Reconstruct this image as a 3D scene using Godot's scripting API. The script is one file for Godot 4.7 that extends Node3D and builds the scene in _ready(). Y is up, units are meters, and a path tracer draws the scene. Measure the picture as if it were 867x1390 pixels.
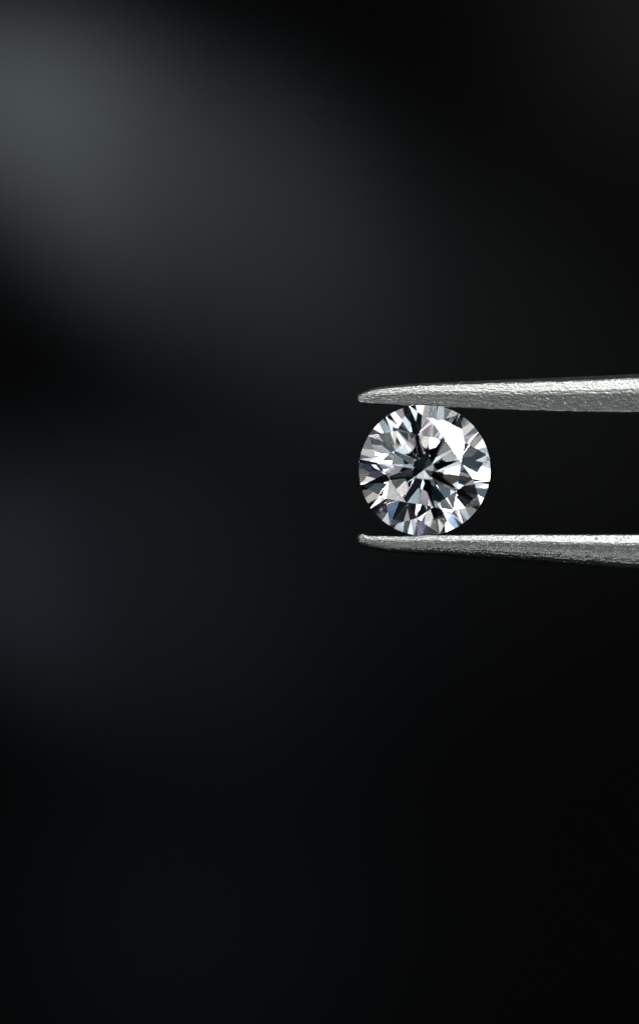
extends Node3D
# A round brilliant cut diamond held between the tips of steel tweezers before a black cloth backdrop.
# Units are metres; the stone is 6.5 mm across. px() turns a measure taken on the photograph into metres.

const MMPX := 0.0000365          # metres per photograph pixel in the plane of the stone
const EYE := 0.20                # camera distance in metres

func px(x: float, y: float, z := 0.0) -> Vector3:
	return Vector3((x - 433.5) * MMPX, (695.0 - y) * MMPX, z)

func on_cloth(x: float, y: float, ahead := 0.0) -> Vector3:   # where the backdrop stands behind that spot
	var p := px(x, y) * ((EYE + 0.5) / EYE)
	return Vector3(p.x, p.y, -0.5 + ahead)

func _ready() -> void:
	# ---- camera
	var cam := Camera3D.new()
	cam.name = "camera"
	add_child(cam)
	cam.position = Vector3(0, 0, EYE)
	var lens := CameraAttributesPhysical.new()
	lens.frustum_focal_length = 94.6
	lens.frustum_focus_distance = EYE - 0.0006
	lens.exposure_aperture = 15.0
	lens.frustum_near = 0.01
	lens.frustum_far = 20.0
	cam.attributes = lens
	cam.fov = rad_to_deg(2.0 * atan(695.0 * MMPX / EYE))
	cam.near = 0.01
	cam.far = 20.0
	cam.current = true
	# ---- surroundings: a dark room
	var env := Environment.new()
	env.background_mode = Environment.BG_COLOR
	env.background_color = Color(0.001, 0.0011, 0.0012).linear_to_srgb()
	env.tonemap_mode = Environment.TONE_MAPPER_LINEAR
	env.tonemap_exposure = 1.0
	env.sdfgi_enabled = true
	env.ssao_enabled = true
	env.ssil_enabled = true
	var we := WorldEnvironment.new()
	we.name = "environment"
	we.environment = env
	add_child(we)
	# ---- lighting: added unseen panels in rings about the lens, strengths fitted to facet reflections
	var stone := px(576, 638)
	added_ring_panels(stone)
	added_glint_panels(stone)
	panel("added_bevel_panel", stone + polar_way(90, 86) * 0.24, polar_way(90, 86), deg_to_rad(90), deg_to_rad(86), Vector2(0.22, 0.08), 1.1, Color(1.0, 1.0, 0.96))  # added unseen panel that lifts the bevel of the upper jaw
	panel("added_jaw_strip", stone + polar_way(90, 55) * 0.25, polar_way(90, 55), deg_to_rad(90), deg_to_rad(55), Vector2(0.225, 0.030), 10.0, Color(1.0, 0.99, 0.97))  # added unseen strip that makes the bright bands along both jaws
	# added unseen spots, aimed to lay the soft glows on the backdrop
	spot("added_backdrop_spot", on_cloth(-490, -130, 0.038), on_cloth(70, 172), 15.5, 0.345, Color(0.93, 0.975, 1.0), 0.01)
	spot("added_low_spot", on_cloth(-400, 730, 0.055), on_cloth(130, 775), 21, 0.038, Color(0.84, 0.90, 1.0), 0.01)
	spot("added_centre_spot", on_cloth(1100, 560, 0.20), on_cloth(660, 520), 15, 0.024, Color(1.0, 1.0, 0.98), 0.02)
	spot("added_corner_spot", on_cloth(1300, -60, 0.20), on_cloth(930, -20), 9, 0.11, Color(1.0, 0.99, 0.98), 0.02)
	spot("added_foot_spot", on_cloth(-200, 1500, 0.18), on_cloth(260, 1240), 13, 0.025, Color(0.82, 0.92, 1.0), 0.02)
	# ---- backdrop, stone, tweezers
	backdrop()
	diamond(stone)
	tweezers()

# ------------------------------------------------------------------ lamps
# Each ring: angles from the lens axis where it begins and ends, then the radiance of its panels, anticlockwise from the right.
const RINGS := [
	[13, 19, 0.62, 0, 0, 0, 1.1, 0.18, 1.2, 0, 0, 0, 0, 0],
	[19, 25, 0, 0, 1.4, 1.9, 1.2, 0.21, 0, 0, 0.91, 0, 0, 0, 0.12, 0, 0, 0, 0.79, 1],
	[25, 31, 2.1, 2.8, 0, 0.3, 1.8, 0, 0.66, 3.3, 0, 0, 0, 1.9, 0.93, 0.11, 0, 0, 0, 0.28, 0.22, 0],
	[31, 37, 1.1, 5.1, 2.8, 5.9, 1.5, 0.45, 0.73, 0, 0.39, 0.58, 0, 0.2, 0.22, 0, 0, 2.3, 0.31, 0.21, 1.1, 0, 1.6, 0.98],
	[37, 43, 0.77, 7.9, 3, 3.1, 1.8, 0.17, 1, 0.39, 1.5, 1.4, 1, 1.1, 0.65, 0, 1.5, 0.64, 11, 0.85, 0.11, 0.34, 0.25, 1.3],
	[43, 50, 0, 0, 3.4, 1.3, 12, 0.27, 1.1, 0.69, 0.39, 0.54, 0.63, 0, 2.6, 0.36, 2, 0, 0, 0, 0, 0, 1.1, 0, 0.13, 0.47],
	[50, 58, 0.25, 0.16, 0, 12, 0, 0, 0, 0, 0, 0, 0, 0.61, 0.46, 2.7, 0, 0, 0, 0, 0, 0, 0, 0, 0.3, 0.6],
	[58, 67, 4.3, 0.28, 12, 8.6, 12, 4.7, 0, 3.4, 12, 2.6, 0, 12, 0.9, 4, 0, 0.78, 0, 0, 0, 0, 0, 0.33, 8.6, 0.1],
	[67, 76, 0.3, 0.23, 0.13, 5.4, 0, 12, 4.4, 2.9, 1.1, 0, 0, 1.8, 0, 0, 0, 0, 0, 0, 0, 0, 0, 0, 6.5, 0.43],
	[76, 88, 0, 2, 1, 12, 12, 0.71, 0.11, 0.55, 2.4, 1.9, 0, 0, 0, 0, 0, 0, 0, 0, 0, 10]]

func added_ring_panels(at: Vector3) -> void:  # added panels, strengths tuned to the look of the facets
	var rng := RandomNumberGenerator.new()
	rng.seed = 5
	var white := [Color(1.0, 0.975, 0.96), Color(1.0, 0.99, 0.975), Color(0.95, 0.98, 1.0), Color(0.90, 0.97, 1.0)]
	var soft := [Color(1.0, 0.98, 0.95), Color(0.86, 0.95, 1.0), Color(0.96, 0.94, 1.0), Color(0.96, 0.98, 0.97), Color(0.92, 0.97, 1.0)]
	var dim := [Color(0.62, 0.86, 1.0), Color(0.90, 0.96, 0.95), Color(0.80, 0.76, 1.0), Color(0.80, 0.92, 1.0), Color(0.97, 0.95, 0.93)]
	var far := 0.26
	for k in RINGS.size():
		var ring: Array = RINGS[k]
		var count := ring.size() - 2
		var p0 := deg_to_rad(ring[0])
		var p1 := deg_to_rad(ring[1])
		var p := (p0 + p1) / 2.0
		for i in count:
			var shine: float = ring[i + 2]
			var tints: Array = white if shine > 2.0 else (soft if shine > 0.3 else dim)
			var tint: Color = tints[rng.randi() % tints.size()]
			if shine <= 0.0:
				shine = rng.randf_range(0.0, 0.05) if k > 1 else rng.randf_range(0.0, 0.03)
			var a := TAU * (i + 0.5) / count
			var size := Vector2(far * sin(p) * TAU / count, 2.0 * far * tan((p1 - p0) / 2.0))
			var way := Vector3(cos(a) * sin(p), sin(a) * sin(p), cos(p))
			if shine > 0.12 and shine < 3.0:   # the softer panels are made of three bars of unequal strength
				var shares := [1.35, 1.0, 0.65] if rng.randf() < 0.5 else [0.65, 1.0, 1.35]
				if shine < 0.3:
					shares = [1.2, 0.8, 1.0]
				for bar in 3:
					var pb := p + (bar - 1) * (p1 - p0) * 0.327
					var wb := Vector3(cos(a) * sin(pb), sin(a) * sin(pb), cos(pb))
					panel("added_ring_panel", at + wb * far, wb, a, pb, Vector2(size.x * 0.9, size.y * 0.29), shine * shares[bar], tint)
			else:
				panel("added_ring_panel", at + way * far, way, a, p, size * 0.92, shine, tint)
			if shine > 2.0:   # beside the brighter panels, an added blue strip stands in for dispersion
				var e := 0.47 * TAU / count
				var b := a - e
				var there := Vector3(cos(b) * sin(p), sin(b) * sin(p), cos(p))
				panel("added_blue_strip", at + there * far, there, b, p, Vector2(0.0025, size.y * 0.92), shine * 0.25, Color(0.34, 0.70, 1.0))

# small panels added for glints; their blue and amber side strips stand in for dispersion
func added_glint_panels(at: Vector3) -> void:
	var rng := RandomNumberGenerator.new()
	rng.seed = 31
	for k in 26:
		var az := rng.randf_range(0.0, 360.0)
		var p := rng.randf_range(17.0, 62.0)
		if p > 40.0 and az > 200.0 and az < 340.0:
			az -= 180.0
		var wide := 0.0085
		for part in 3:
			var pp := p + (part - 1) * 1.55
			panel("added_glint_panel", at + polar_way(az, pp) * 0.25, polar_way(az, pp), deg_to_rad(az), deg_to_rad(pp), Vector2(wide, 0.0082 if part == 1 else 0.0046), [1.8, 26.0, 1.5][part], [Color(0.58, 0.76, 1.0), Color(1, 0.99, 0.98), Color(1.0, 0.80, 0.58)][part])

func polar_way(azimuth: float, angle: float) -> Vector3:
	var a := deg_to_rad(azimuth)
	var p := deg_to_rad(angle)
	return Vector3(cos(a) * sin(p), sin(a) * sin(p), cos(p))

func panel(called: String, at: Vector3, way: Vector3, a: float, p: float, size: Vector2, shine: float, tint: Color) -> void:
	var l := AreaLight3D.new()
	l.name = called
	l.area_size = size
	l.light_energy = shine * size.x * size.y * 4.0 / PI / PI
	l.light_color = tint
	l.shadow_enabled = true
	l.area_range = 5.0
	add_child(l, true)
	l.position = at
	l.basis = Basis.looking_at(-way, Vector3(cos(a) * cos(p), sin(a) * cos(p), -sin(p)))

func spot(called: String, from: Vector3, to: Vector3, angle: float, energy: float, tint: Color, size: float) -> void:
	var l := SpotLight3D.new()
	l.name = called
	l.spot_angle = angle
	l.spot_angle_attenuation = 1.0
	l.spot_range = 5.0
	l.spot_attenuation = 2.0
	l.light_energy = energy
	l.light_color = tint
	l.light_size = size
	l.shadow_enabled = true
	add_child(l)
	l.position = from
	l.basis = Basis.looking_at((to - from).normalized(), Vector3(0, 1, 0.01))

# ------------------------------------------------------------------ helpers
func tag(o: Node3D, label: String, category: String) -> void:
	o.set_meta("label", label)
	o.set_meta("category", category)

func mesh_of(v: PackedVector3Array, n: PackedVector3Array, idx: PackedInt32Array, uv := PackedVector2Array()) -> ArrayMesh:
	var arr := []
	arr.resize(Mesh.ARRAY_MAX)
	arr[Mesh.ARRAY_VERTEX] = v
	arr[Mesh.ARRAY_NORMAL] = n
	arr[Mesh.ARRAY_INDEX] = idx
	if uv.size():
		arr[Mesh.ARRAY_TEX_UV] = uv
	var m := ArrayMesh.new()
	m.add_surface_from_arrays(Mesh.PRIMITIVE_TRIANGLES, arr)
	return m

func put(called: String, m: Mesh, mat: Material, parent: Node) -> MeshInstance3D:
	var o := MeshInstance3D.new()
	o.name = called
	o.mesh = m
	o.material_override = mat
	parent.add_child(o, true)
	return o

# smooth curve through given points (x rising), monotone cubic
func along(pts: Array, x: float) -> float:
	var n := pts.size()
	if x <= pts[0].x:
		return pts[0].y
	if x >= pts[n - 1].x:
		return pts[n - 1].y
	var i := 0
	while pts[i + 1].x < x:
		i += 1
	var h: float = pts[i + 1].x - pts[i].x
	var d: float = (pts[i + 1].y - pts[i].y) / h
	var d0 := d
	var d1 := d
	if i > 0:
		var e: float = (pts[i].y - pts[i - 1].y) / (pts[i].x - pts[i - 1].x)
		d0 = 2.0 * d * e / (d + e) if d * e > 0.0 else 0.0
	if i < n - 2:
		var e: float = (pts[i + 2].y - pts[i + 1].y) / (pts[i + 2].x - pts[i + 1].x)
		d1 = 2.0 * d * e / (d + e) if d * e > 0.0 else 0.0
	var t: float = (x - pts[i].x) / h
	var a: float = pts[i].y
	var b: float = pts[i + 1].y
	return a * (1 + 2 * t) * (1 - t) * (1 - t) + b * t * t * (3 - 2 * t) + h * (d0 * t * (1 - t) * (1 - t) + d1 * t * t * (t - 1))

# ------------------------------------------------------------------ backdrop
func backdrop() -> void:
	var wide := 1.6
	var tall := 1.4
	var nx := 160
	var ny := 140
	var fold := FastNoiseLite.new()
	fold.seed = 4
	fold.frequency = 6.0
	fold.fractal_octaves = 3
	var v := PackedVector3Array()
	var n := PackedVector3Array()
	var uv := PackedVector2Array()
	var idx := PackedInt32Array()
	var depth := func(x: float, y: float) -> float:
		return fold.get_noise_2d(x * 1.6 + y * 0.5, y * 0.35) * 0.006
	for j in ny + 1:
		for i in nx + 1:
			var x := (float(i) / nx - 0.5) * wide
			var y := (float(j) / ny - 0.5) * tall
			var z: float = depth.call(x, y)
			v.append(Vector3(x, y, z))
			var e := 0.003
			var gx: float = (depth.call(x + e, y) - depth.call(x - e, y)) / (2 * e)
			var gy: float = (depth.call(x, y + e) - depth.call(x, y - e)) / (2 * e)
			n.append(Vector3(-gx, -gy, 1).normalized())
			uv.append(Vector2(x, y) * 40.0)
	for j in ny:
		for i in nx:
			var a := j * (nx + 1) + i
			idx.append_array([a, a + nx + 1, a + 1, a + 1, a + nx + 1, a + nx + 2])
	var m := StandardMaterial3D.new()
	m.albedo_color = Color(0.004, 0.0041, 0.0042).linear_to_srgb()
	m.roughness = 1.0
	m.metallic_specular = 0.0
	var o := put("backdrop", mesh_of(v, n, idx, uv), m, self)
	o.position = Vector3(0, 0, -0.5)
	o.set_meta("kind", "structure")
	o.set_meta("label", "black cloth backdrop far out of focus behind the diamond")

# ------------------------------------------------------------------ diamond
func diamond(at: Vector3) -> void:
	var root := Node3D.new()
	root.name = "diamond"
	add_child(root)
	tag(root, "clear round brilliant cut diamond gripped on its girdle between two tweezer tips", "diamond")
	var r := 89.1 * MMPX
	var turn := 13.0
	var g := 0.030
	var ca := deg_to_rad(35.2)
	var pa := deg_to_rad(40.775)
	var table_r := 0.56
	var star_r := 0.735
	var low_r := 0.16
	var step := PI / 8.0
	# planes: [normal, distance, kind]
	var planes := []
	var zt := g + (1.0 - table_r) * tan(ca)
	planes.append([Vector3(0, 0, 1), zt, "table_facet"])
	var pol := func(rad: float, ang: float, z: float) -> Vector3:
		return Vector3(rad * cos(ang), rad * sin(ang), z)
	var count := [0]
	var uneven := func() -> float:
		count[0] += 1
		var h := sin(count[0] * 12.9898 + 37.0 * 78.233) * 43758.5453
		return 2.0 * (h - floor(h)) - 1.0
	var from3 := func(a: Vector3, b: Vector3, c: Vector3, kind: String) -> void:
		var nn := (b - a).cross(c - a).normalized()
		if nn.dot(a) < 0.0:
			nn = -nn
		var mid := (a + b + c) / 3.0
		nn = (nn + Vector3(uneven.call(), uneven.call(), uneven.call()) * 0.003).normalized()   # no stone is cut perfectly
		planes.append([nn, nn.dot(mid), kind])
	for k in 8:
		var a := deg_to_rad(turn) + k * PI / 4.0
		var zs := g + (1.0 - star_r * cos(step)) * tan(ca)
		var zl := -g - (1.0 - low_r * cos(step)) * tan(pa)
		var gir: Vector3 = pol.call(1.0, a, g)
		var s0: Vector3 = pol.call(star_r, a - step, zs)
		var s1: Vector3 = pol.call(star_r, a + step, zs)
		from3.call(gir, s0, s1, "bezel_facet")
		from3.call(pol.call(table_r, a, zt), pol.call(table_r, a + 2 * step, zt), s1, "star_facet")
		from3.call(gir, s1, pol.call(1.0, a + step, g), "upper_girdle_facet")
		from3.call(gir, s0, pol.call(1.0, a - step, g), "upper_girdle_facet")
		var gl: Vector3 = pol.call(1.0, a, -g)
		var l0: Vector3 = pol.call(low_r, a - step, zl)
		var l1: Vector3 = pol.call(low_r, a + step, zl)
		from3.call(gl, l0, l1, "pavilion_facet")
		from3.call(gl, l1, pol.call(1.0, a + step, -g), "lower_girdle_facet")
		from3.call(gl, l0, pol.call(1.0, a - step, -g), "lower_girdle_facet")
	for k in 96:
		var a := TAU * k / 96.0
		planes.append([Vector3(cos(a), sin(a), 0), 1.0, "girdle"])
	# every facet: a large square in its plane, cut by all the other planes
	var corners := PackedVector3Array()
	var faces := []
	for i in planes.size():
		var nn: Vector3 = planes[i][0]
		var u := nn.cross(Vector3(0.3, 0.5, 0.81)).normalized()
		var w := nn.cross(u)
		var c: Vector3 = nn * planes[i][1]
		var poly := [c + u * 4 + w * 4, c - u * 4 + w * 4, c - u * 4 - w * 4, c + u * 4 - w * 4]
		for k in planes.size():
			if k == i:
				continue
			var cut := []
			var nk: Vector3 = planes[k][0]
			var dk: float = planes[k][1]
			for q in poly.size():
				var p0: Vector3 = poly[q]
				var p1: Vector3 = poly[(q + 1) % poly.size()]
				var e0 := nk.dot(p0) - dk
				var e1 := nk.dot(p1) - dk
				if e0 <= 0.0:
					cut.append(p0)
				if (e0 < 0.0 and e1 > 0.0) or (e0 > 0.0 and e1 < 0.0):
					cut.append(p0 + (p1 - p0) * (e0 / (e0 - e1)))
			poly = cut
			if poly.size() < 3:
				break
		if poly.size() < 3:
			continue
		var ids := PackedInt32Array()
		for p: Vector3 in poly:
			var found := -1
			for q in corners.size():
				if corners[q].distance_squared_to(p) < 4e-8:
					found = q
					break
			if found < 0:
				found = corners.size()
				corners.append(p)
			if ids.size() == 0 or (ids[ids.size() - 1] != found and ids[0] != found):
				ids.append(found)
		if ids.size() >= 3:
			faces.append([ids, nn, planes[i][2]])
	var glass := StandardMaterial3D.new()
	glass.resource_name = "diamond_crystal"
	glass.albedo_color = Color(1, 1, 1, 0)
	glass.roughness = 0.0
	glass.metallic_specular = 0.5
	glass.refraction_enabled = true
	glass.refraction_scale = 0.1417
	var gv := PackedVector3Array()
	var gn := PackedVector3Array()
	var gi := PackedInt32Array()
	for f in faces:
		var kind: String = f[2]
		var ids: PackedInt32Array = f[0]
		var nn: Vector3 = f[1]
		var v := PackedVector3Array()
		var n := PackedVector3Array()
		var idx := PackedInt32Array()
		for q in ids:
			v.append(corners[q] * r)
			n.append(nn)
		var ccw := (v[1] - v[0]).cross(v[2] - v[0]).dot(nn) > 0.0
		if v.size() > 3 and absf((v[1] - v[0]).cross(v[2] - v[0]).length()) < 1e-14:
			ccw = (v[2] - v[0]).cross(v[3] - v[0]).dot(nn) > 0.0
		for q in range(1, v.size() - 1):
			if ccw:
				idx.append_array([0, q + 1, q])
			else:
				idx.append_array([0, q, q + 1])
		if kind == "girdle":
			var base := gv.size()
			gv.append_array(v)
			gn.append_array(n)
			for q in idx:
				gi.append(base + q)
		else:
			put(kind, mesh_of(v, n, idx), glass, root)
	put("girdle", mesh_of(gv, gn, gi), glass, root)
	root.position = at
	root.rotation_degrees = Vector3(2.7, 0.5, 0)

# ------------------------------------------------------------------ tweezers
func steel() -> StandardMaterial3D:
	var m := StandardMaterial3D.new()
	m.resource_name = "blasted_steel"
	m.albedo_color = Color(0.165, 0.172, 0.163).linear_to_srgb()
	m.metallic = 1.0
	m.roughness = 0.32
	var nz := FastNoiseLite.new()
	nz.seed = 21
	nz.noise_type = FastNoiseLite.TYPE_SIMPLEX
	nz.frequency = 0.085
	nz.fractal_octaves = 3
	var t := NoiseTexture2D.new()
	t.width = 512
	t.height = 512
	t.seamless = true
	t.noise = nz
	m.heightmap_enabled = true
	m.heightmap_texture = t
	m.heightmap_scale = 0.0006
	m.uv1_triplanar = true
	m.uv1_scale = Vector3(300, 330, 330)
	m.texture_filter = BaseMaterial3D.TEXTURE_FILTER_LINEAR_WITH_MIPMAPS_ANISOTROPIC
	return m

func tweezers() -> void:
	var root := Node3D.new()
	root.name = "tweezers"
	add_child(root)
	tag(root, "grey steel tweezers with two fine tapered tips reaching in from the right", "tweezers")
	var m := steel()
	# outlines of the two tips in photograph pixels, then the arms beyond the frame
	var top_outer := [Vector2(484, 537), Vector2(487, 534.6), Vector2(495, 531.4), Vector2(511, 526.4), Vector2(539, 523.2), Vector2(569, 520.8), Vector2(620, 518.6), Vector2(670, 516.6), Vector2(760, 513.0), Vector2(867, 508.0), Vector2(1400, 474), Vector2(2400, 440), Vector2(3800, 575)]
	var top_inner := [Vector2(484, 542.4), Vector2(487, 545.6), Vector2(493, 547.2), Vector2(528, 549.2), Vector2(562, 550.2), Vector2(576, 550.4), Vector2(608, 552.6), Vector2(670, 556.6), Vector2(760, 560), Vector2(867, 561.5), Vector2(1400, 545), Vector2(2400, 505), Vector2(3800, 636)]
	var low_inner := [Vector2(483.5, 729), Vector2(486, 726.4), Vector2(490, 725), Vector2(495, 726), Vector2(500, 727.4), Vector2(540, 727.8), Vector2(576, 726.8), Vector2(620, 726.4), Vector2(670, 725.6), Vector2(867, 725.2), Vector2(1400, 738), Vector2(2400, 776), Vector2(3800, 642)]
	var low_outer := [Vector2(483.5, 734), Vector2(487, 739), Vector2(495, 742.6), Vector2(510, 746.2), Vector2(539, 750.6), Vector2(600, 754.6), Vector2(667, 759.6), Vector2(750, 767.5), Vector2(867, 778), Vector2(1400, 806), Vector2(2400, 842), Vector2(3800, 703)]
	put("jaw", jaw(top_outer, top_inner, 1.0, 3), m, root)
	put("jaw", jaw(low_outer, low_inner, -1.0, 8), m, root)
	# the block where the two arms are joined, far outside the frame
	var b := BoxMesh.new()
	b.size = Vector3(0.014, 0.0060, 0.0078)
	var block := put("joint", b, m, root)
	block.position = px(3640, 639, 0)

func jaw(outer: Array, inner: Array, up: float, sd: int) -> ArrayMesh:
	var rough := FastNoiseLite.new()
	rough.seed = sd
	rough.frequency = 1.0
	rough.fractal_octaves = 1
	var pits := FastNoiseLite.new()
	pits.seed = sd + 40
	pits.noise_type = FastNoiseLite.TYPE_CELLULAR
	pits.cellular_return_type = FastNoiseLite.RETURN_DISTANCE
	pits.frequency = 1.0
	var xs := PackedFloat32Array()
	var x := 483.6
	while x < 3800.0:
		xs.append(x)
		x += 0.5 if x < 500 else (0.8 if x < 900 else (6.0 if x < 1400 else 40.0))
	xs.append(3800.0)
	var half := [Vector2(483.5, 5.0), Vector2(487, 10), Vector2(495, 14), Vector2(540, 20), Vector2(620, 28), Vector2(867, 44), Vector2(1400, 80), Vector2(2400, 120), Vector2(3800, 110)]
	# section: (height 0 inner .. 1 outer, depth), front side from the inner face round to the outer face
	var knots := [[0.0, 0.0], [0.0, 0.5], [0.0, 0.93], [0.02, 0.97], [0.06, 0.99], [0.50, 1.0], [0.62, 0.965], [0.84, 0.83], [0.89, 0.76], [0.92, 0.68], [1.0, 0.42], [1.0, 0.0]]
	if up < 0.0:
		knots = [[0.0, 0.0], [0.0, 0.3], [0.0, 0.74], [0.03, 0.80], [0.13, 0.88], [0.22, 0.945], [0.30, 0.965], [0.45, 0.965], [0.62, 0.92], [0.76, 0.84], [0.87, 0.72], [0.95, 0.55], [1.0, 0.30], [1.0, 0.0]]
	var front := []
	var back := []
	for k in knots.size() - 1:
		var a := Vector2(knots[k][0], knots[k][1])
		var b := Vector2(knots[k + 1][0], knots[k + 1][1])
		var sub := maxi(2, ceili(a.distance_to(b) / (0.02 if k > 1 else 0.15)))
		for q in sub:
			front.append(a.lerp(b, float(q) / sub))
			if q % 6 == 0 and k + q > 0:
				back.append(a.lerp(b, float(q) / sub) * Vector2(1, -1))
	var ring := front.duplicate()
	ring.append(Vector2(1, 0))
	back.reverse()
	ring.append_array(back)
	var n := ring.size()
	var v := PackedVector3Array()
	for s in xs:
		var yo := along(outer, s)
		var yi := along(inner, s)
		var w := along(half, s)
		for q in n:
			var p: Vector2 = ring[q]
			v.append(px(s, lerpf(yi, yo, p.x), p.y * w * MMPX))
	# smooth normals of the plain form, then a fine blasted relief along them
	var idx := PackedInt32Array()
	for i in xs.size() - 1:
		for q in n:
			var a := i * n + q
			var b := i * n + (q + 1) % n
			if up > 0:
				idx.append_array([a, b, a + n, b, b + n, a + n])
			else:
				idx.append_array([a, a + n, b, b, a + n, b + n])
	var c0 := v.size()
	var mid := Vector3.ZERO
	for q in n:
		mid += v[q] / n
	v.append(mid)
	for q in n:
		if up > 0:
			idx.append_array([c0, (q + 1) % n, q])
		else:
			idx.append_array([c0, q, (q + 1) % n])
	var nn := normals(v, idx)
	var moved := PackedVector3Array()
	for q in v.size():
		var p := v[q] / MMPX
		var d := 0.0
		if p.x < 620.0:
			d += rough.get_noise_3d(p.x / 7.0, p.y / 5.0, p.z / 5.0) * 0.17
			d += rough.get_noise_3d(p.x / 2.6 + 90, p.y / 2.2, p.z / 2.2) * 0.20
			d += rough.get_noise_3d(p.x / 70.0, p.y / 1.5 + 30, p.z / 1.5) * 0.22
			d += maxf(0.0, -0.62 - pits.get_noise_3d(p.x / 7.0, p.y / 7.0, p.z / 7.0)) * 3.4
		moved.append(v[q] + nn[q] * d * MMPX)
	return mesh_of(moved, normals(moved, idx), idx)

func normals(v: PackedVector3Array, idx: PackedInt32Array) -> PackedVector3Array:
	var n := PackedVector3Array()
	n.resize(v.size())
	for k in range(0, idx.size(), 3):
		var a := idx[k]
		var b := idx[k + 1]
		var c := idx[k + 2]
		var f := (v[c] - v[a]).cross(v[b] - v[a]) * 1e9
		n[a] += f
		n[b] += f
		n[c] += f
	for k in n.size():
		n[k] = n[k].normalized()
	return n
